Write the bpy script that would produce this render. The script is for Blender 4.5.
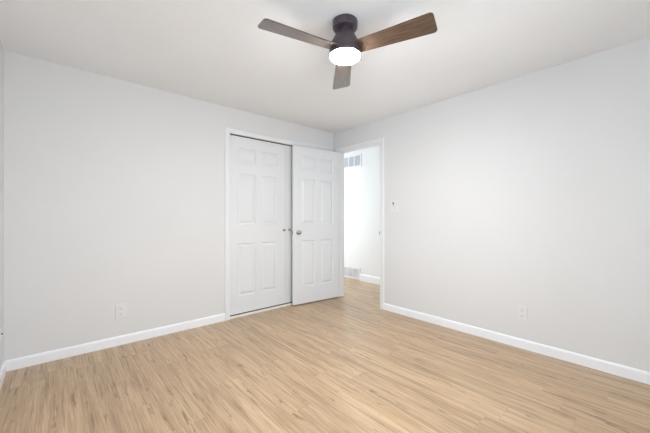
import bpy, bmesh, math, random
from mathutils import Vector, Matrix

for o in list(bpy.data.objects):
    bpy.data.objects.remove(o, do_unlink=True)
SC = bpy.context.scene
COL = SC.collection
R = math.radians

# ------------------------------------------------------------------ measurements (metres)
XL, XR = -0.31, 3.116        # left and right walls
YF, YB = -0.58, 3.334        # wall behind the camera, back wall with the closet
H = 2.44
CAM_H = 1.168
YAW = R(48.564)              # view direction, measured from +X
XH0, XH1 = 3.216, 4.215      # hall between these x
YH0, YH1 = 1.2, 5.6          # hall length
WT = 0.10

# ------------------------------------------------------------------ camera, sky, big lights, exposure
cam_d = bpy.data.cameras.new('camera')
cam = bpy.data.objects.new('camera', cam_d)
COL.objects.link(cam)
cam.location = (0, 0, CAM_H)
cam.rotation_euler = (R(90), 0, YAW - R(90))
cam_d.sensor_width = 36
cam_d.lens = 302.1 * 36 / 650
cam_d.shift_y = 1.36 / 650
cam_d.clip_start = 0.02
SC.camera = cam

world = bpy.data.worlds.new('sky')
SC.world = world
world.use_nodes = True
bg = world.node_tree.nodes['Background']
bg.inputs['Color'].default_value = (0.80, 0.90, 1.0, 1)
bg.inputs['Strength'].default_value = 2.2


def area(name, loc, rot, sx, sy, power, color, spread=180):
    d = bpy.data.lights.new(name, 'AREA')
    d.shape = 'RECTANGLE'
    d.size, d.size_y = sx, sy
    d.energy = power
    d.color = color
    d.spread = R(spread)
    o = bpy.data.objects.new(name, d)
    COL.objects.link(o)
    o.location = loc
    o.rotation_euler = rot
    return o


# daylight arriving at the two windows, plus a fill behind an added hall window
W1 = (-0.40, 1.30, 0.35, 2.20)      # left wall window: y0, y1, z0, z1
W2 = (-0.05, 2.15, 0.35, 2.20)      # window behind the camera: x0, x1, z0, z1
area('daylight_left_window', (XL - 0.62, (W1[0] + W1[1]) / 2, (W1[2] + W1[3]) / 2 - 0.25), (0, R(-118), 0), 1.85, 1.7, 17, (0.89, 0.96, 1.0))
area('daylight_front_window', ((W2[0] + W2[1]) / 2, YF - 0.62, (W2[2] + W2[3]) / 2 - 0.25), (R(118), 0, 0), 2.2, 1.85, 28, (1.0, 0.975, 0.945))
W3 = (3.29, 4.14, 0.30, 2.25)      # unseen window added at the hall end to carry its light: x0, x1, z0, z1
area('hall_fill_light', ((W3[0] + W3[1]) / 2, YH1 + 0.30, (W3[2] + W3[3]) / 2), (R(-90), 0, 0), 0.85, 1.95, 78, (0.93, 0.98, 1.0))  # area light added to brighten the hall, its source unseen

SC.view_settings.view_transform = 'Standard'
SC.view_settings.look = 'None'
SC.view_settings.gamma = 1
SC.view_settings.use_curve_mapping = False
SC.view_settings.exposure = 0.27


# ------------------------------------------------------------------ materials
def new_mat(name):
    m = bpy.data.materials.new(name)
    m.use_nodes = True
    return m, m.node_tree.nodes, m.node_tree.links, m.node_tree.nodes['Principled BSDF']


def plain(name, col, rough=0.5, metal=0.0, spec=0.5):
    m, N, L, P = new_mat(name)
    P.inputs['Base Color'].default_value = (*col, 1)
    P.inputs['Roughness'].default_value = rough
    P.inputs['Metallic'].default_value = metal
    P.inputs['Specular IOR Level'].default_value = spec
    return m


def painted(name, col, rough, scale, strength, dist=0.002, var=0.02):
    """matt paint with a faint roller / spray texture"""
    m, N, L, P = new_mat(name)
    tc = N.new('ShaderNodeTexCoord')
    n = N.new('ShaderNodeTexNoise')
    n.inputs['Scale'].default_value = scale
    n.inputs['Detail'].default_value = 4
    L.new(tc.outputs['Object'], n.inputs['Vector'])
    b = N.new('ShaderNodeBump')
    b.inputs['Strength'].default_value = strength
    b.inputs['Distance'].default_value = dist
    L.new(n.outputs['Fac'], b.inputs['Height'])
    L.new(b.outputs['Normal'], P.inputs['Normal'])
    n2 = N.new('ShaderNodeTexNoise')
    n2.inputs['Scale'].default_value = 1.7
    L.new(tc.outputs['Object'], n2.inputs['Vector'])
    r = N.new('ShaderNodeValToRGB')
    r.color_ramp.elements[0].position = 0.3
    r.color_ramp.elements[1].position = 0.7
    r.color_ramp.elements[0].color = (*[c * (1 - var) for c in col], 1)
    r.color_ramp.elements[1].color = (*col, 1)
    L.new(n2.outputs['Fac'], r.inputs['Fac'])
    L.new(r.outputs['Color'], P.inputs['Base Color'])
    P.inputs['Roughness'].default_value = rough
    P.inputs['Specular IOR Level'].default_value = 0.3
    return m


def math_n(N, L, op, a, b=None, c=None):
    n = N.new('ShaderNodeMath')
    n.operation = op
    for i, v in enumerate((a, b, c)):
        if v is None:
            continue
        if isinstance(v, (int, float)):
            n.inputs[i].default_value = v
        else:
            L.new(v, n.inputs[i])
    return n.outputs[0]


def mix_rgb(N, L, fac, a, b, mode='MIX'):
    n = N.new('ShaderNodeMix')
    n.data_type = 'RGBA'
    n.blend_type = mode
    for sock, v in ((n.inputs[0], fac), (n.inputs[6], a), (n.inputs[7], b)):
        if isinstance(v, (int, float)):
            sock.default_value = v
        elif isinstance(v, tuple):
            sock.default_value = (*v, 1)
        else:
            L.new(v, sock)
    return n.outputs[2]


def ramp(N, L, fac, stops):
    r = N.new('ShaderNodeValToRGB')
    e = r.color_ramp.elements
    while len(e) < len(stops):
        e.new(0.5)
    for i, (p, c) in enumerate(stops):
        e[i].position = p
        e[i].color = (*c, 1) if isinstance(c, tuple) else (c, c, c, 1)
    L.new(fac, r.inputs['Fac'])
    return r.outputs['Color']


def plank_floor():
    """oak-look vinyl planks running along Y"""
    m, N, L, P = new_mat('oak_plank')
    PW, PL = 0.18, 1.22
    tc = N.new('ShaderNodeTexCoord')
    sx = N.new('ShaderNodeSeparateXYZ')
    L.new(tc.outputs['Object'], sx.inputs[0])
    x, y = sx.outputs[0], sx.outputs[1]
    u = math_n(N, L, 'DIVIDE', math_n(N, L, 'ADD', x, 20.05), PW)
    row = math_n(N, L, 'FLOOR', u)
    fu = math_n(N, L, 'FRACT', u)
    wn = N.new('ShaderNodeTexWhiteNoise')
    wn.noise_dimensions = '1D'
    L.new(row, wn.inputs['W'])
    v = math_n(N, L, 'ADD', math_n(N, L, 'DIVIDE', math_n(N, L, 'ADD', y, 20), PL), wn.outputs['Value'])
    colm = math_n(N, L, 'FLOOR', v)
    fv = math_n(N, L, 'FRACT', v)
    cid = N.new('ShaderNodeCombineXYZ')
    L.new(row, cid.inputs[0]); L.new(colm, cid.inputs[1])
    wn2 = N.new('ShaderNodeTexWhiteNoise')
    wn2.noise_dimensions = '3D'
    L.new(cid.outputs[0], wn2.inputs['Vector'])
    rid = wn2.outputs['Value']
    shift = math_n(N, L, 'MULTIPLY', rid, 57.0)

    def stretched(kx, ky, scale, detail, rough=0.55, dist=0.0):
        cv = N.new('ShaderNodeCombineXYZ')
        L.new(math_n(N, L, 'ADD', math_n(N, L, 'MULTIPLY', x, kx), shift), cv.inputs[0])
        L.new(math_n(N, L, 'ADD', math_n(N, L, 'MULTIPLY', y, ky), shift), cv.inputs[1])
        L.new(shift, cv.inputs[2])
        n = N.new('ShaderNodeTexNoise')
        n.inputs['Scale'].default_value = scale
        n.inputs['Detail'].default_value = detail
        n.inputs['Roughness'].default_value = rough
        n.inputs['Distortion'].default_value = dist
        L.new(cv.outputs[0], n.inputs['Vector'])
        return n.outputs['Fac'], cv.outputs[0]

    fine, _ = stretched(60, 1.3, 2.2, 6, 0.7, 0.2)
    mid, vec_mid = stretched(14, 0.9, 1.4, 4, 0.6, 0.6)
    broad, _ = stretched(5, 1.1, 1.0, 2, 0.5, 0.3)
    base = ramp(N, L, mid, [(0.28, (0.360, 0.232, 0.126)), (0.5, (0.495, 0.340, 0.200)), (0.72, (0.595, 0.435, 0.272))])
    fine_c = ramp(N, L, fine, [(0.35, 0.50), (0.50, 1.0), (0.70, 1.20)])
    c = mix_rgb(N, L, 0.75, base, fine_c, 'MULTIPLY')
    tone = ramp(N, L, rid, [(0.0, 0.93), (0.5, 1.0), (1.0, 1.05)])
    c = mix_rgb(N, L, 0.9, c, tone, 'MULTIPLY')
    c = mix_rgb(N, L, 0.6, c, ramp(N, L, broad, [(0.3, 0.90), (0.65, 1.04)]), 'MULTIPLY')
    # knots and short dark streaks
    cv = N.new('ShaderNodeCombineXYZ')
    L.new(math_n(N, L, 'ADD', math_n(N, L, 'MULTIPLY', x, 8.5), shift), cv.inputs[0])
    L.new(math_n(N, L, 'ADD', math_n(N, L, 'MULTIPLY', y, 2.1), shift), cv.inputs[1])
    wob = N.new('ShaderNodeTexNoise')
    wob.inputs['Scale'].default_value = 4.5
    L.new(cv.outputs[0], wob.inputs['Vector'])
    wv = N.new('ShaderNodeVectorMath'); wv.operation = 'SCALE'
    L.new(wob.outputs['Color'], wv.inputs[0]); wv.inputs['Scale'].default_value = 0.5
    av = N.new('ShaderNodeVectorMath'); av.operation = 'ADD'
    L.new(cv.outputs[0], av.inputs[0]); L.new(wv.outputs[0], av.inputs[1])
    vo = N.new('ShaderNodeTexVoronoi')
    vo.inputs['Scale'].default_value = 2.2
    vo.inputs['Randomness'].default_value = 2.2
    L.new(av.outputs[0], vo.inputs['Vector'])
    pick = ramp(N, L, math_n(N, L, 'FRACT', math_n(N, L, 'MULTIPLY', vo.outputs['Color'], 1.0)), [(0.42, 0.0), (0.62, 1.0)])
    spot = ramp(N, L, vo.outputs['Distance'], [(0.0, 1.0), (0.06, 0.75), (0.22, 0.0)])
    kn = mix_rgb(N, L, 1.0, spot, pick, 'MULTIPLY')
    streak, _ = stretched(36, 2.0, 1.3, 5, 0.68, 0.7)
    st = ramp(N, L, streak, [(0.61, 0.0), (0.65, 1.0)])
    pale, _ = stretched(48, 1.7, 1.5, 3, 0.6, 0.3)
    pl = ramp(N, L, pale, [(0.60, 0.0), (0.72, 1.0)])
    c = mix_rgb(N, L, math_n(N, L, 'MULTIPLY', pl, 0.45), c, (0.72, 0.57, 0.41))
    c = mix_rgb(N, L, math_n(N, L, 'MULTIPLY', st, 0.82), c, (0.20, 0.120, 0.060))
    c = mix_rgb(N, L, math_n(N, L, 'MULTIPLY', kn, 0.92), c, (0.12, 0.060, 0.028))
    # seams
    eu = math_n(N, L, 'MINIMUM', fu, math_n(N, L, 'SUBTRACT', 1.0, fu))
    ev = math_n(N, L, 'ADD', math_n(N, L, 'MINIMUM', fv, math_n(N, L, 'SUBTRACT', 1.0, fv)), 0.0005)
    du = math_n(N, L, 'MULTIPLY', eu, PW)
    dv = math_n(N, L, 'MULTIPLY', ev, PL)
    d = math_n(N, L, 'MINIMUM', du, dv)
    seam = math_n(N, L, 'LESS_THAN', d, 0.0012)
    c = mix_rgb(N, L, math_n(N, L, 'MULTIPLY', seam, 0.5), c, (0.17, 0.10, 0.06))
    L.new(c, P.inputs['Base Color'])
    rg = ramp(N, L, fine, [(0.3, 0.36), (0.7, 0.27)])
    L.new(rg, P.inputs['Roughness'])
    P.inputs['Specular IOR Level'].default_value = 0.8
    b = N.new('ShaderNodeBump')
    b.inputs['Strength'].default_value = 0.2
    b.inputs['Distance'].default_value = 0.001
    hgt = math_n(N, L, 'SUBTRACT', fine, math_n(N, L, 'MULTIPLY', seam, 1.5))
    L.new(hgt, b.inputs['Height'])
    L.new(b.outputs['Normal'], P.inputs['Normal'])
    return m


def blade_wood():
    m, N, L, P = new_mat('walnut_blade')
    tc = N.new('ShaderNodeTexCoord')
    mp = N.new('ShaderNodeMapping')
    mp.inputs['Scale'].default_value = (5, 70, 5)
    L.new(tc.outputs['Object'], mp.inputs['Vector'])
    n = N.new('ShaderNodeTexNoise')
    n.inputs['Scale'].default_value = 1.6
    n.inputs['Detail'].default_value = 5
    n.inputs['Distortion'].default_value = 0.8
    L.new(mp.outputs[0], n.inputs['Vector'])
    c = ramp(N, L, n.outputs['Fac'], [(0.3, (0.045, 0.025, 0.015)), (0.5, (0.085, 0.050, 0.032)), (0.7, (0.14, 0.088, 0.058))])
    L.new(c, P.inputs['Base Color'])
    P.inputs['Roughness'].default_value = 0.32
    P.inputs['Specular IOR Level'].default_value = 0.5
    P.inputs['Coat Weight'].default_value = 0.9
    P.inputs['Coat IOR'].default_value = 1.6
    P.inputs['Coat Roughness'].default_value = 0.10
    return m


def glass_mat():
    m, N, L, P = new_mat('window_glass')
    t = N.new('ShaderNodeBsdfTransparent')
    g = N.new('ShaderNodeBsdfGlossy')
    g.inputs['Roughness'].default_value = 0.02
    f = N.new('ShaderNodeFresnel')
    f.inputs['IOR'].default_value = 1.45
    mx = N.new('ShaderNodeMixShader')
    L.new(f.outputs[0], mx.inputs[0]); L.new(t.outputs[0], mx.inputs[1]); L.new(g.outputs[0], mx.inputs[2])
    L.new(mx.outputs[0], N['Material Output'].inputs['Surface'])
    return m


def emit_mat(name, col, strength):
    m, N, L, P = new_mat(name)
    P.inputs['Base Color'].default_value = (0.9, 0.9, 0.9, 1)
    P.inputs['Emission Color'].default_value = (*col, 1)
    P.inputs['Emission Strength'].default_value = strength
    return m


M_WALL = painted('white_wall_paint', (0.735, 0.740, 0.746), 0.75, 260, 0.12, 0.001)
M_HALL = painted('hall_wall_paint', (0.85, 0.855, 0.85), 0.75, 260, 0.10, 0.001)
M_CEIL = painted('ceiling_paint', (0.895, 0.91, 0.925), 0.9, 120, 0.45, 0.004)
M_TRIM = painted('trim_paint', (0.89, 0.91, 0.945), 0.38, 40, 0.03, 0.001, 0.01)
M_CASING = painted('casing_paint', (0.80, 0.812, 0.828), 0.40, 40, 0.03, 0.001, 0.01)
M_DOOR = painted('door_paint', (0.768, 0.785, 0.805), 0.40, 60, 0.04, 0.001, 0.01)
M_SILL = painted('sill_paint', (0.84, 0.82, 0.78), 0.5, 40, 0.03, 0.001, 0.02)
M_FLOOR = plank_floor()
M_BLADE = blade_wood()
M_BRONZE = plain('dark_bronze', (0.075, 0.058, 0.070), 0.36, 0.35)
M_TRACK = plain('dark_track', (0.02, 0.02, 0.02), 0.7)
M_NICKEL = plain('satin_nickel', (0.50, 0.48, 0.46), 0.26, 1.0)
M_PLATE = plain('white_plastic', (0.755, 0.757, 0.775), 0.35)
M_SLOT = plain('dark_slot', (0.06, 0.06, 0.065), 0.6)
M_CONTACT = plain('contact_grey', (0.28, 0.28, 0.30), 0.6)
M_GREYP = plain('grey_plastic', (0.22, 0.22, 0.23), 0.45)
M_VENT = plain('white_enamel', (0.84, 0.85, 0.87), 0.4)
M_DUCT = plain('duct_grey', (0.58, 0.62, 0.69), 0.7)
M_GLASS = glass_mat()
M_LENS = emit_mat('lit_diffuser', (1.0, 0.99, 0.98), 280.0)
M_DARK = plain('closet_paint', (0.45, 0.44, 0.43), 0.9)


# ------------------------------------------------------------------ mesh helpers
def obj(name, bm, mat, parent=None, smooth=False):
    me = bpy.data.meshes.new(name)
    bmesh.ops.recalc_face_normals(bm, faces=bm.faces[:])
    if smooth:
        for f in bm.faces:
            f.smooth = True
    bm.to_mesh(me)
    bm.free()
    me.materials.append(mat)
    o = bpy.data.objects.new(name, me)
    COL.objects.link(o)
    if parent:
        o.parent = parent
    return o


def bx(bm, x0, x1, y0, y1, z0, z1, bevel=0.0, seg=2):
    r = bmesh.ops.create_cube(bm, size=1.0)
    vs = r['verts']
    for v in vs:
        v.co = Vector(((x0 + x1) / 2 + v.co.x * (x1 - x0), (y0 + y1) / 2 + v.co.y * (y1 - y0), (z0 + z1) / 2 + v.co.z * (z1 - z0)))
    if bevel:
        es = list({e for v in vs for e in v.link_edges})
        bmesh.ops.bevel(bm, geom=es, offset=bevel, segments=seg, affect='EDGES', profile=0.5)
    return vs


def box(name, mat, parent, *a, bevel=0.0):
    bm = bmesh.new()
    bx(bm, *a, bevel=bevel)
    return obj(name, bm, mat, parent)


def lathe(bm, prof, axis='Z', n=48, origin=(0, 0, 0)):
    """revolve (radius, height) pairs"""
    rings = []
    for r, z in prof:
        ring = []
        for i in range(n):
            a = 2 * math.pi * i / n
            if axis == 'Z':
                p = Vector((r * math.cos(a), r * math.sin(a), z))
            elif axis == 'Y':
                p = Vector((r * math.cos(a), z, r * math.sin(a)))
            else:
                p = Vector((z, r * math.cos(a), r * math.sin(a)))
            ring.append(bm.verts.new(p + Vector(origin)))
        rings.append(ring)
    for a, b in zip(rings, rings[1:]):
        for i in range(n):
            bm.faces.new((a[i], a[(i + 1) % n], b[(i + 1) % n], b[i]))
    bm.faces.new(rings[0])
    bm.faces.new(rings[-1])


def sweep(bm, prof, axis, a0, a1, place):
    """extrude a closed 2-D profile from a0 to a1; place(t, p, q) -> point"""
    s = [bm.verts.new(place(a0, p, q)) for p, q in prof]
    e = [bm.verts.new(place(a1, p, q)) for p, q in prof]
    n = len(prof)
    for i in range(n):
        bm.faces.new((s[i], s[(i + 1) % n], e[(i + 1) % n], e[i]))
    bm.faces.new(s)
    bm.faces.new(e)


def thing(name, loc, rotz, label, cat, group=None, kind=None):
    o = bpy.data.objects.new(name, None)
    o.empty_display_size = 0.1
    COL.objects.link(o)
    o.location = loc
    o.rotation_euler = (0, 0, rotz)
    return tag(o, label, cat, group, kind)


def tag(o, label, cat, group=None, kind=None):
    o['label'] = label
    o['category'] = cat
    if group:
        o['group'] = group
    if kind:
        o['kind'] = kind
    return o


def struct(o, label, cat):
    return tag(o, label, cat, kind='structure')


# ------------------------------------------------------------------ room shell
bm = bmesh.new()
bx(bm, XL - WT, XH1 + WT, YF - WT, YH1 + WT, -0.08, 0.0)
struct(obj('floor', bm, M_FLOOR), 'light oak plank floor running through the room into the hall', 'floor')

bm = bmesh.new()
bx(bm, XL - WT, XR + 0.05, YF - WT, YB + 0.05, H, H + 0.08)
struct(obj('ceiling', bm, M_CEIL), 'white textured bedroom ceiling around the fan', 'ceiling')
bm = bmesh.new()
bx(bm, XR + 0.05, XH1 + WT, YH0 - WT, YH1 + WT, H, H + 0.08)
struct(obj('ceiling_hall', bm, M_CEIL), 'white hall ceiling beyond the doorway', 'ceiling')

# closet opening in the back wall, doorway in the right wall
CX0, CX1, CZ = 1.475, 3.045, 2.150
DY0, DY1, DZ = 2.440, 3.222, 2.150


def wall_with_hole(name, mat, fixed0, fixed1, along, a0, a1, h0, h1, z0, z1):
    bm = bmesh.new()

    def b(p0, p1, q0, q1):
        if p1 - p0 < 1e-4 or q1 - q0 < 1e-4:
            return
        if along == 'X':
            bx(bm, p0, p1, fixed0, fixed1, q0, q1)
        else:
            bx(bm, fixed0, fixed1, p0, p1, q0, q1)
    b(a0, h0, 0, H)
    b(h1, a1, 0, H)
    b(h0, h1, z1, H)
    b(h0, h1, 0, z0)
    return obj(name, bm, mat)


struct(wall_with_hole('wall_back', M_WALL, YB, YB + WT, 'X', XL - WT, XR, CX0, CX1, 0, CZ), 'white wall holding the closet doors', 'wall')
struct(wall_with_hole('wall_right', M_WALL, XR, XH0, 'Y', YF - WT, YH1, DY0, DY1, 0, DZ), 'white wall right of the open doorway', 'wall')
struct(wall_with_hole('wall_left', M_WALL, XL - WT, XL, 'Y', YF - WT, YB, W1[0], W1[1], W1[2], W1[3]), 'white wall at the left edge of the photo', 'wall')
struct(wall_with_hole('wall_front', M_WALL, YF - WT, YF, 'X', XL, XR, W2[0], W2[1], W2[2], W2[3]), 'white wall behind the viewer', 'wall')
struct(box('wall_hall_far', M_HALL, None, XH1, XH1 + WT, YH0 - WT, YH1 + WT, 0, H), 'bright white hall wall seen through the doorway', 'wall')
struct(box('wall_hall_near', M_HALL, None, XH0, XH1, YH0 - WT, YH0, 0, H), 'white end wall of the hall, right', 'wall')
struct(wall_with_hole('wall_hall_end', M_HALL, YH1, YH1 + WT, 'X', XH0, XH1, W3[0], W3[1], W3[2], W3[3]), 'white end wall of the hall, left', 'wall')  # opening cut for the added hall window
bm = bmesh.new()
bx(bm, CX0 - 0.35, XR, YB + 0.66, YB + 0.70, 0, H)
bx(bm, CX0 - 0.39, CX0 - 0.35, YB + WT, YB + 0.70, 0, H)
bx(bm, CX0 - 0.39, XR, YB + WT, YB + 0.70, H, H + 0.05)
struct(obj('wall_closet', bm, M_DARK), 'inside walls of the closet', 'wall')

# baseboards
BH = 0.083
BP = [(0, 0), (0.014, 0), (0.014, BH - 0.016), (0.011, BH - 0.006), (0.006, BH), (0, BH)]


def baseboard(name, side, c, a0, a1, label):
    bm = bmesh.new()
    if side == 'back':
        pl = lambda t, p, q: Vector((t, c - p, q))
    elif side == 'front':
        pl = lambda t, p, q: Vector((t, c + p, q))
    elif side == 'right':
        pl = lambda t, p, q: Vector((c - p, t, q))
    else:
        pl = lambda t, p, q: Vector((c + p, t, q))
    sweep(bm, BP, None, a0, a1, pl)
    return struct(obj(name, bm, M_TRIM), label, 'baseboard')


CW = 0.062          # casing width
baseboard('baseboard_back', 'back', YB, XL, CX0 - CW + 0.008, 'white baseboard along the closet wall')
baseboard('baseboard_right', 'right', XR, YF, DY0 - CW + 0.012, 'white baseboard along the right wall')
baseboard('baseboard_left', 'left', XL, YF, YB, 'white baseboard along the left wall')
baseboard('baseboard_front', 'front', YF, XL, XR, 'white baseboard behind the viewer')
bm = bmesh.new()
VL0, VL1 = 3.780, 4.430
for a0, a1 in ((YH0, VL0), (VL1, YH1)):
    sweep(bm, [(p, q * 1.5) for p, q in BP], None, a0, a1, lambda t, p, q: Vector((XH1 - p, t, q)))
struct(obj('baseboard_hall', bm, M_TRIM), 'tall white baseboard of the hall wall beside the floor vent', 'baseboard')

# casings: profile across the width, thickness out of the wall
CP = [(0, 0), (0, 0.009), (0.006, 0.014), (0.016, 0.016), (CW - 0.02, 0.013), (CW - 0.006, 0.010), (CW, 0.006), (CW, 0)]


def casing(bm, a0, a1, ztop, place):
    """three mitred sides around an opening; place(a, z, out)"""
    path = [(a0, 0.0, -1, 0), (a0, ztop, -1, 1), (a1, ztop, 1, 1), (a1, 0.0, 1, 0)]
    rings = []
    for a, z, da, dz in path:
        rings.append([bm.verts.new(place(a + da * p, z + dz * p, q)) for p, q in [(CW - pp, qq) for pp, qq in CP]])
    n = len(CP)
    for r0, r1 in zip(rings, rings[1:]):
        for i in range(n):
            bm.faces.new((r0[i], r0[(i + 1) % n], r1[(i + 1) % n], r1[i]))
    bm.faces.new(rings[0])
    bm.faces.new(rings[-1])


bm = bmesh.new()
casing(bm, CX0 + 0.006, CX1 - 0.006, CZ - 0.006, lambda a, z, q: Vector((a, YB - q, z)))
# jamb liner
bx(bm, CX0, CX0 + 0.008, YB, YB + WT, 0, CZ)
bx(bm, CX1 - 0.008, CX1, YB, YB + WT, 0, CZ)
bx(bm, CX0, CX1, YB, YB + WT, CZ - 0.004, CZ)
t1 = struct(obj('trim_1', bm, M_CASING), 'white casing around the closet doors', 'trim')

bm = bmesh.new()
casing(bm, DY0 + 0.012, DY1 - 0.006, DZ - 0.012, lambda a, z, q: Vector((XR - q, a, z)))
bx(bm, XR, XH0, DY0, DY0 + 0.016, 0, DZ)
bx(bm, XR, XH0, DY1 - 0.012, DY1, 0, DZ)
bx(bm, XR, XH0, DY0, DY1, DZ - 0.016, DZ)
# door stops
bx(bm, XR + 0.045, XR + 0.08, DY0 + 0.016, DY0 + 0.027, 0, DZ - 0.016)
bx(bm, XR + 0.045, XR + 0.08, DY1 - 0.022, DY1 - 0.012, 0, DZ - 0.016)
t2 = struct(obj('trim_2', bm, M_CASING), 'white casing around the open doorway', 'trim')
bm = bmesh.new()
bx(bm, XR - 0.0025, XR + 0.03, DY0 + 0.0155, DY0 + 0.0185, 0.945, 1.005)
bx(bm, XR - 0.017, XR - 0.0005, DY0 + 0.011, DY0 + 0.0185, 0.957, 0.993, bevel=0.002)
sp = obj('strike_plate', bm, M_NICKEL, t2)
sp['label'] = 'metal strike plate'

# sill strip under the closet doors
bm = bmesh.new()
bx(bm, CX0 + 0.008, CX1 - 0.008, YB - 0.004, YB + 0.022, 0, 0.024, bevel=0.003)
t3 = struct(obj('trim_3', bm, M_SILL), 'pale threshold strip under the closet doors', 'trim')
bm = bmesh.new()
bx(bm, CX0 + 0.008, CX1 - 0.008, YB + 0.022, YB + 0.075, 0, 0.020)
tr = obj('track', bm, M_TRACK, t3)  # dark strip added so the gap below the doors reads black
tr['label'] = 'dark strip darkening the gap under the closet doors'


bm = bmesh.new()
bx(bm, CX0 + 0.008, CX1 - 0.008, YB + 0.030, YB + 0.075, 2.1335, CZ - 0.004)
tr = obj('track', bm, M_TRACK, t1)
tr['label'] = 'dark sliding track above the closet doors'


# ------------------------------------------------------------------ six-panel doors
def panel_door_bm(w, h, t, cols, rows):
    """leaf from x=0..w, front face at y=0 (facing -Y), back at y=t, moulded panels on both faces"""
    bm = bmesh.new()
    xs = [0] + [c for pr in cols for c in pr] + [w]
    zs = [0] + [c for pr in rows for c in pr] + [h]
    prof = [(0.0, 0.0), (0.003, 0.006), (0.010, 0.014), (0.020, 0.014), (0.044, 0.002)]
    for y0, s in ((0.0, 1), (t, -1)):
        for i in range(len(xs) - 1):
            for j in range(len(zs) - 1):
                x0, x1, z0, z1 = xs[i], xs[i + 1], zs[j], zs[j + 1]
                if i % 2 == 1 and j % 2 == 1:
                    rings = []
                    for ins, dep in prof:
                        y = y0 + s * dep
                        rings.append([bm.verts.new(v) for v in ((x0 + ins, y, z0 + ins), (x1 - ins, y, z0 + ins), (x1 - ins, y, z1 - ins), (x0 + ins, y, z1 - ins))])
                    for a, b in zip(rings, rings[1:]):
                        for k in range(4):
                            bm.faces.new((a[k], a[(k + 1) % 4], b[(k + 1) % 4], b[k]))
                    bm.faces.new(rings[-1])
                else:
                    bm.faces.new([bm.verts.new(v) for v in ((x0, y0, z0), (x1, y0, z0), (x1, y0, z1), (x0, y0, z1))])
    for quad in (((0, 0, 0), (0, t, 0), (0, t, h), (0, 0, h)), ((w, 0, 0), (w, t, 0), (w, t, h), (w, 0, h)),
                 ((0, 0, 0), (w, 0, 0), (w, t, 0), (0, t, 0)), ((0, 0, h), (w, 0, h), (w, t, h), (0, t, h))):
        bm.faces.new([bm.verts.new(v) for v in quad])
    bmesh.ops.remove_doubles(bm, verts=bm.verts[:], dist=1e-5)
    return bm


ROWS = [(0.238, 0.862), (1.090, 1.694), (1.820, 2.000)]


def rows_from(z0):
    return [(a - z0, b - z0) for a, b in ROWS]


# closet: a pair of leaves, set back a little in the casing
CY = YB + 0.026
c_w = (CX1 - CX0 - 0.016 - 0.008) / 2
cz0, cz1 = 0.034, 2.133
cx_l = CX0 + 0.008 + 0.002
cols_l = [(0.106, 0.340), (0.418, 0.652)]


def round_knob(name, parent, x, z, r=0.016, length=0.036):
    bm = bmesh.new()
    prof = [(r * 0.85, 0.0), (r * 0.85, -0.004), (r * 0.42, -0.007), (r * 0.42, -length * 0.42), (r * 0.9, -length * 0.58),
            (r, -length * 0.75), (r * 0.86, -length * 0.92), (r * 0.4, -length)]
    lathe(bm, prof, 'Y', 24, (x, 0, z))
    o = obj(name, bm, M_NICKEL, parent, smooth=True)
    o['label'] = 'small round nickel knob'
    return o


d1 = struct(obj('door_1', panel_door_bm(c_w, cz1 - cz0, 0.035, cols_l, rows_from(cz0)), M_DOOR), 'white six-panel closet door left of the seam, fully in view', 'door')
d1.location = (cx_l, CY, cz0)
round_knob('door_knob', d1, 2.232 - cx_l, 1.006 - cz0)
d2 = struct(obj('door_2', panel_door_bm(c_w, cz1 - cz0, 0.035, [(a, b) for a, b in cols_l], rows_from(cz0)), M_DOOR), 'white closet door mostly hidden behind the open door', 'door')
d2.location = (cx_l + c_w + 0.004, CY, cz0)
round_knob('door_knob', d2, 2.318 - (cx_l + c_w + 0.004), 1.009 - cz0)

# entry door, open a little past square, its hall face towards us
A = Vector((2.326, 3.268, 0.0))
B = Vector((3.093, 3.190, 0.0))
ew = (B - A).length
ez0, ez1 = 0.012, 2.128
ecols = [(0.120, 0.350), (0.435, 0.665)]
d3 = struct(obj('door_3', panel_door_bm(ew, ez1 - ez0, 0.035, ecols, rows_from(ez0)), M_DOOR), 'open white six-panel entry door with nickel knob beside the doorway', 'door')
d3.location = (A.x, A.y, ez0)
d3.rotation_euler = (0, 0, math.atan2(B.y - A.y, B.x - A.x))
kz = 0.975 - ez0
for y0, s, f in ((0.0, -1, 1.0), (0.035, 1, 0.80)):
    bm = bmesh.new()
    pr = [(0.032, 0.0), (0.032, 0.005), (0.027, 0.009), (0.013, 0.011), (0.012, 0.027), (0.020, 0.033), (0.0265, 0.042), (0.0265, 0.052), (0.020, 0.060), (0.008, 0.0625)]
    lathe(bm, [(r, s * d * f) for r, d in pr], 'Y', 36, (0.072, y0, kz))
    k = obj('door_knob', bm, M_NICKEL, d3, smooth=True)
    k['label'] = 'round satin nickel door knob'
bm = bmesh.new()
bx(bm, -0.002, 0.001, 0.005, 0.030, kz - 0.028, kz + 0.028)
bx(bm, -0.010, 0.0, 0.012, 0.023, kz - 0.010, kz + 0.010, bevel=0.003)
obj('latch_plate', bm, M_NICKEL, d3)
for hz in (0.22, 1.06, 1.90):
    bm = bmesh.new()
    lathe(bm, [(0.006, hz - 0.045), (0.006, hz + 0.045)], 'Z', 16, (ew + 0.004, 0.040, 0))
    bx(bm, ew - 0.001, ew + 0.0015, 0.006, 0.036, hz - 0.044, hz + 0.044)
    obj('hinge', bm, M_NICKEL, d3)

# ------------------------------------------------------------------ windows (behind and left of the viewer, plus an added one lighting the hall)


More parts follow.
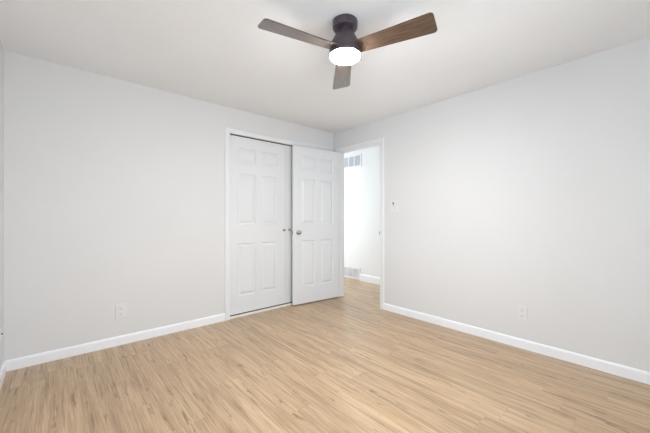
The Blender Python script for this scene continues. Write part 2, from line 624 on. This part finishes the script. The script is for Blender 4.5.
def window(name, along, c_out, c_in, a0, a1, z0, z1, label):
    def b(bm, p0, p1, q0, q1, n0, n1):
        # n measured from the inside wall face outwards
        lo, hi = sorted((c_in + (c_out - c_in) * n0, c_in + (c_out - c_in) * n1))
        if along == 'X':
            bx(bm, p0, p1, lo, hi, q0, q1)
        else:
            bx(bm, lo, hi, p0, p1, q0, q1)
    bm = bmesh.new()
    fw = 0.045
    b(bm, a0, a0 + fw, z0, z1, 0.1, 0.95)
    b(bm, a1 - fw, a1, z0, z1, 0.1, 0.95)
    b(bm, a0 + fw, a1 - fw, z0, z0 + fw, 0.1, 0.95)
    b(bm, a0 + fw, a1 - fw, z1 - fw, z1, 0.1, 0.95)
    m = (a0 + a1) / 2
    b(bm, m - 0.02, m + 0.02, z0 + fw, z1 - fw, 0.3, 0.8)
    w = struct(obj(name, bm, M_TRIM), label, 'window')
    for p0, p1 in ((a0 + fw, m - 0.02), (m + 0.02, a1 - fw)):
        bm = bmesh.new()
        b(bm, p0, p1, z0 + fw, z1 - fw, 0.5, 0.56)
        obj('pane', bm, M_GLASS, w)
    bm = bmesh.new()
    b(bm, a0 - 0.05, a1 + 0.05, z0 - 0.03, z0, -0.45, 0.0)
    obj('window_sill', bm, M_TRIM, w)
    return w


window('window_1', 'Y', XL - WT, XL, *W1, 'white sliding window in the left wall beside the viewer')
window('window_2', 'X', YF - WT, YF, *W2, 'white sliding window in the wall behind the viewer')
window('added_hall_window', 'X', YH1 + WT, YH1, *W3, 'white unseen window added at the far end of the hall for its light')

# ------------------------------------------------------------------ ceiling fan
FX, FY = 1.391, 1.380
fan = thing('ceiling_fan', (FX, FY, H), 0, 'dark bronze three-blade ceiling fan with a lit round lamp', 'ceiling fan')
bm = bmesh.new()
lathe(bm, [(0.072, 0.0), (0.080, -0.004), (0.081, -0.040), (0.077, -0.050), (0.066, -0.054), (0.058, -0.055)], 'Z', 64)
obj('canopy', bm, M_BRONZE, fan, smooth=True).modifiers.new('e', 'EDGE_SPLIT').split_angle = R(40)
bm = bmesh.new()
lathe(bm, [(0.054, -0.050), (0.055, -0.068), (0.060, -0.085), (0.074, -0.112), (0.088, -0.136), (0.097, -0.160), (0.1005, -0.190), (0.1015, -0.220), (0.1015, -0.224), (0.098, -0.226), (0.096, -0.222)], 'Z', 64)
obj('motor_housing', bm, M_BRONZE, fan, smooth=True).modifiers.new('e', 'EDGE_SPLIT').split_angle = R(40)
bm = bmesh.new()
lathe(bm, [(0.0955, -0.220), (0.0965, -0.228), (0.092, -0.237), (0.078, -0.244), (0.050, -0.249), (0.015, -0.251)], 'Z', 64)
obj('lamp_diffuser', bm, M_LENS, fan, smooth=True)['label'] = 'glowing white round lamp diffuser'

BR0, BR1 = 0.070, 0.560


def blade_bm():
    """long tapered board with rounded tip corners, along +X, lying flat"""
    w0, w1, r = 0.052, 0.073, 0.022
    pts = [(BR0, -w0), (BR1 - r, -w1)]
    for k in range(1, 7):
        a = -math.pi / 2 + k * math.pi / 12
        pts.append((BR1 - r + r * math.cos(a), -w1 + r + r * math.sin(a)))
    for k in range(0, 7):
        a = k * math.pi / 12
        pts.append((BR1 - r + r * math.cos(a), w1 - r + r * math.sin(a)))
    pts.append((BR0, w0))
    out = []
    for q in pts:
        if not out or (Vector(q) - Vector(out[-1])).length > 1e-5:
            out.append(q)
    bm = bmesh.new()
    t = 0.0035
    lo = [bm.verts.new((x, y, -t)) for x, y in out]
    hi = [bm.verts.new((x, y, t)) for x, y in out]
    f0 = bm.faces.new(lo)
    f1 = bm.faces.new(hi)
    n = len(out)
    for i in range(n):
        bm.faces.new((lo[i], lo[(i + 1) % n], hi[(i + 1) % n], hi[i]))
    bmesh.ops.bevel(bm, geom=list(f0.edges) + list(f1.edges), offset=0.0012, segments=2, affect='EDGES')
    return bm


PITCH = R(-12)
blade0 = obj('blade', blade_bm(), M_BLADE, fan)
screws0 = []
for sx_, sy_ in ((0.130, 0.02), (0.130, -0.02), (0.155, 0.0)):
    bm = bmesh.new()
    lathe(bm, [(0.006, -0.0060), (0.0055, -0.0030)], 'Z', 12, (sx_, sy_, 0))
    screws0.append(obj('screw', bm, M_BRONZE, blade0))
ang0 = YAW - R(0.5)
for k in range(3):
    if k == 0:
        b = blade0
    else:
        b = blade0.copy(); COL.objects.link(b); b.parent = fan
        for s0 in screws0:
            s = s0.copy(); COL.objects.link(s); s.parent = b
    b.location = (0, 0, -0.188)
    b.rotation_mode = 'XYZ'
    b.rotation_euler = (PITCH, 0, ang0 + k * 2 * math.pi / 3)


# ------------------------------------------------------------------ wall plates
def outlet(loc, rotz, label):
    """duplex receptacle; local -Y faces the room"""
    t = thing('power_outlet', loc, rotz, label, 'power outlet')
    bm = bmesh.new()
    bx(bm, -0.040, 0.040, -0.008, 0.0, -0.064, 0.064, bevel=0.002)
    obj('cover_plate', bm, M_PLATE, t)
    for zc in (0.026, -0.026):
        bm = bmesh.new()
        bx(bm, -0.017, 0.017, -0.0095, -0.004, zc - 0.018, zc + 0.018, bevel=0.0015)
        s = obj('socket', bm, M_PLATE, t)
        bm = bmesh.new()
        bx(bm, -0.0085, -0.006, -0.0101, -0.007, zc - 0.003, zc + 0.009)
        bx(bm, 0.006, 0.0085, -0.0101, -0.007, zc - 0.003, zc + 0.007)
        lathe(bm, [(0.003, -0.0101), (0.003, -0.007)], 'Y', 12, (0, 0, zc - 0.010))
        obj('slots', bm, M_CONTACT, s)['label'] = 'grey contact slots'
    bm = bmesh.new()
    lathe(bm, [(0.003, -0.0092), (0.003, -0.004)], 'Y', 12, (0, 0, 0))
    obj('screw', bm, M_PLATE, t)
    return t


outlet((0.432, YB, 0.311), 0, 'white power outlet low on the closet wall, left of the closet')
outlet((XR, 0.858, 0.318), R(-90), 'white power outlet low on the right wall')

# light switch beside the doorway
sw = thing('light_switch', (XR, 2.232, 1.318), R(-90), 'white wall switch plate with a dark toggle right of the doorway', 'light switch')
bm = bmesh.new()
bx(bm, -0.058, 0.058, -0.0065, 0.0, -0.078, 0.068, bevel=0.0015)
obj('cover_plate', bm, M_PLATE, sw)
bm = bmesh.new()
bx(bm, -0.022, -0.002, -0.0075, -0.004, -0.012, 0.052, bevel=0.0015)
g = obj('toggle', bm, M_PLATE, sw)
bm = bmesh.new()
bx(bm, -0.0185, -0.0055, -0.016, -0.007, 0.014, 0.044, bevel=0.002)
obj('lever', bm, M_SLOT, g)['label'] = 'dark lever'
bm = bmesh.new()
lathe(bm, [(0.005, -0.0085), (0.005, -0.006)], 'Y', 12, (-0.012, 0, -0.004))
obj('indicator', bm, M_GREYP, g)['label'] = 'small grey dot'
bm = bmesh.new()
bx(bm, 0.014, 0.044, -0.0085, -0.004, -0.040, 0.040, bevel=0.002)
obj('rocker', bm, M_PLATE, sw)

# cable jack on the left wall, at the very edge of the photo
cj = thing('cable_jack', (XL, 3.148, 0.338), R(90), 'small white wall plate with dark cable connector by the left corner', 'wall jack')
bm = bmesh.new()
bx(bm, -0.022, 0.022, -0.004, 0.0, -0.040, 0.040, bevel=0.0015)
obj('cover_plate', bm, M_PLATE, cj)
bm = bmesh.new()
lathe(bm, [(0.0050, -0.003), (0.0050, -0.005), (0.0038, -0.006), (0.0038, -0.012), (0.003, -0.013)], 'Y', 16)
obj('connector', bm, M_SLOT, cj, smooth=False)['label'] = 'dark threaded connector'


# ------------------------------------------------------------------ hall air vents
def vent(name, loc, w, h, label, cols=4):
    """stamped grille; local -Y faces the room, origin at the lower middle on the wall"""
    t = thing(name, loc, R(-90), label, 'air vent')
    fr = 0.030
    bm = bmesh.new()
    bx(bm, -w / 2, w / 2, -0.010, 0, 0, fr, bevel=0.002)
    bx(bm, -w / 2, w / 2, -0.010, 0, h - fr, h, bevel=0.002)
    bx(bm, -w / 2, -w / 2 + fr, -0.010, 0, fr, h - fr, bevel=0.002)
    bx(bm, w / 2 - fr, w / 2, -0.010, 0, fr, h - fr, bevel=0.002)
    cw = (w - 2 * fr) / cols
    for k in range(1, cols):
        x = -w / 2 + fr + k * cw
        bx(bm, x - 0.012, x + 0.012, -0.009, 0, fr, h - fr)
    obj('frame', bm, M_VENT, t)
    bm = bmesh.new()
    bx(bm, -w / 2 + fr * 0.6, w / 2 - fr * 0.6, -0.0015, -0.0003, fr * 0.6, h - fr * 0.6)
    obj('duct_opening', bm, M_DUCT, t)['label'] = 'grey duct opening behind the fins'
    bm = bmesh.new()
    n = int((h - 2 * fr) / 0.0068)
    for k in range(n):
        z = fr + (k + 0.5) * (h - 2 * fr) / n
        vs = bx(bm, -w / 2 + fr, w / 2 - fr, -0.0075, -0.002, z - 0.0007, z + 0.0007)
        for v in vs:
            v.co.z += (v.co.y + 0.005) * 0.5
    obj('fins', bm, M_VENT, t)
    return t


vent('air_vent', (XH1, 4.075, 2.125), 0.65, 0.245, 'white return air vent high on the hall wall')
vent('air_vent', (XH1, 4.105, 0.012), 0.65, 0.222, 'white air vent at floor level on the hall wall')
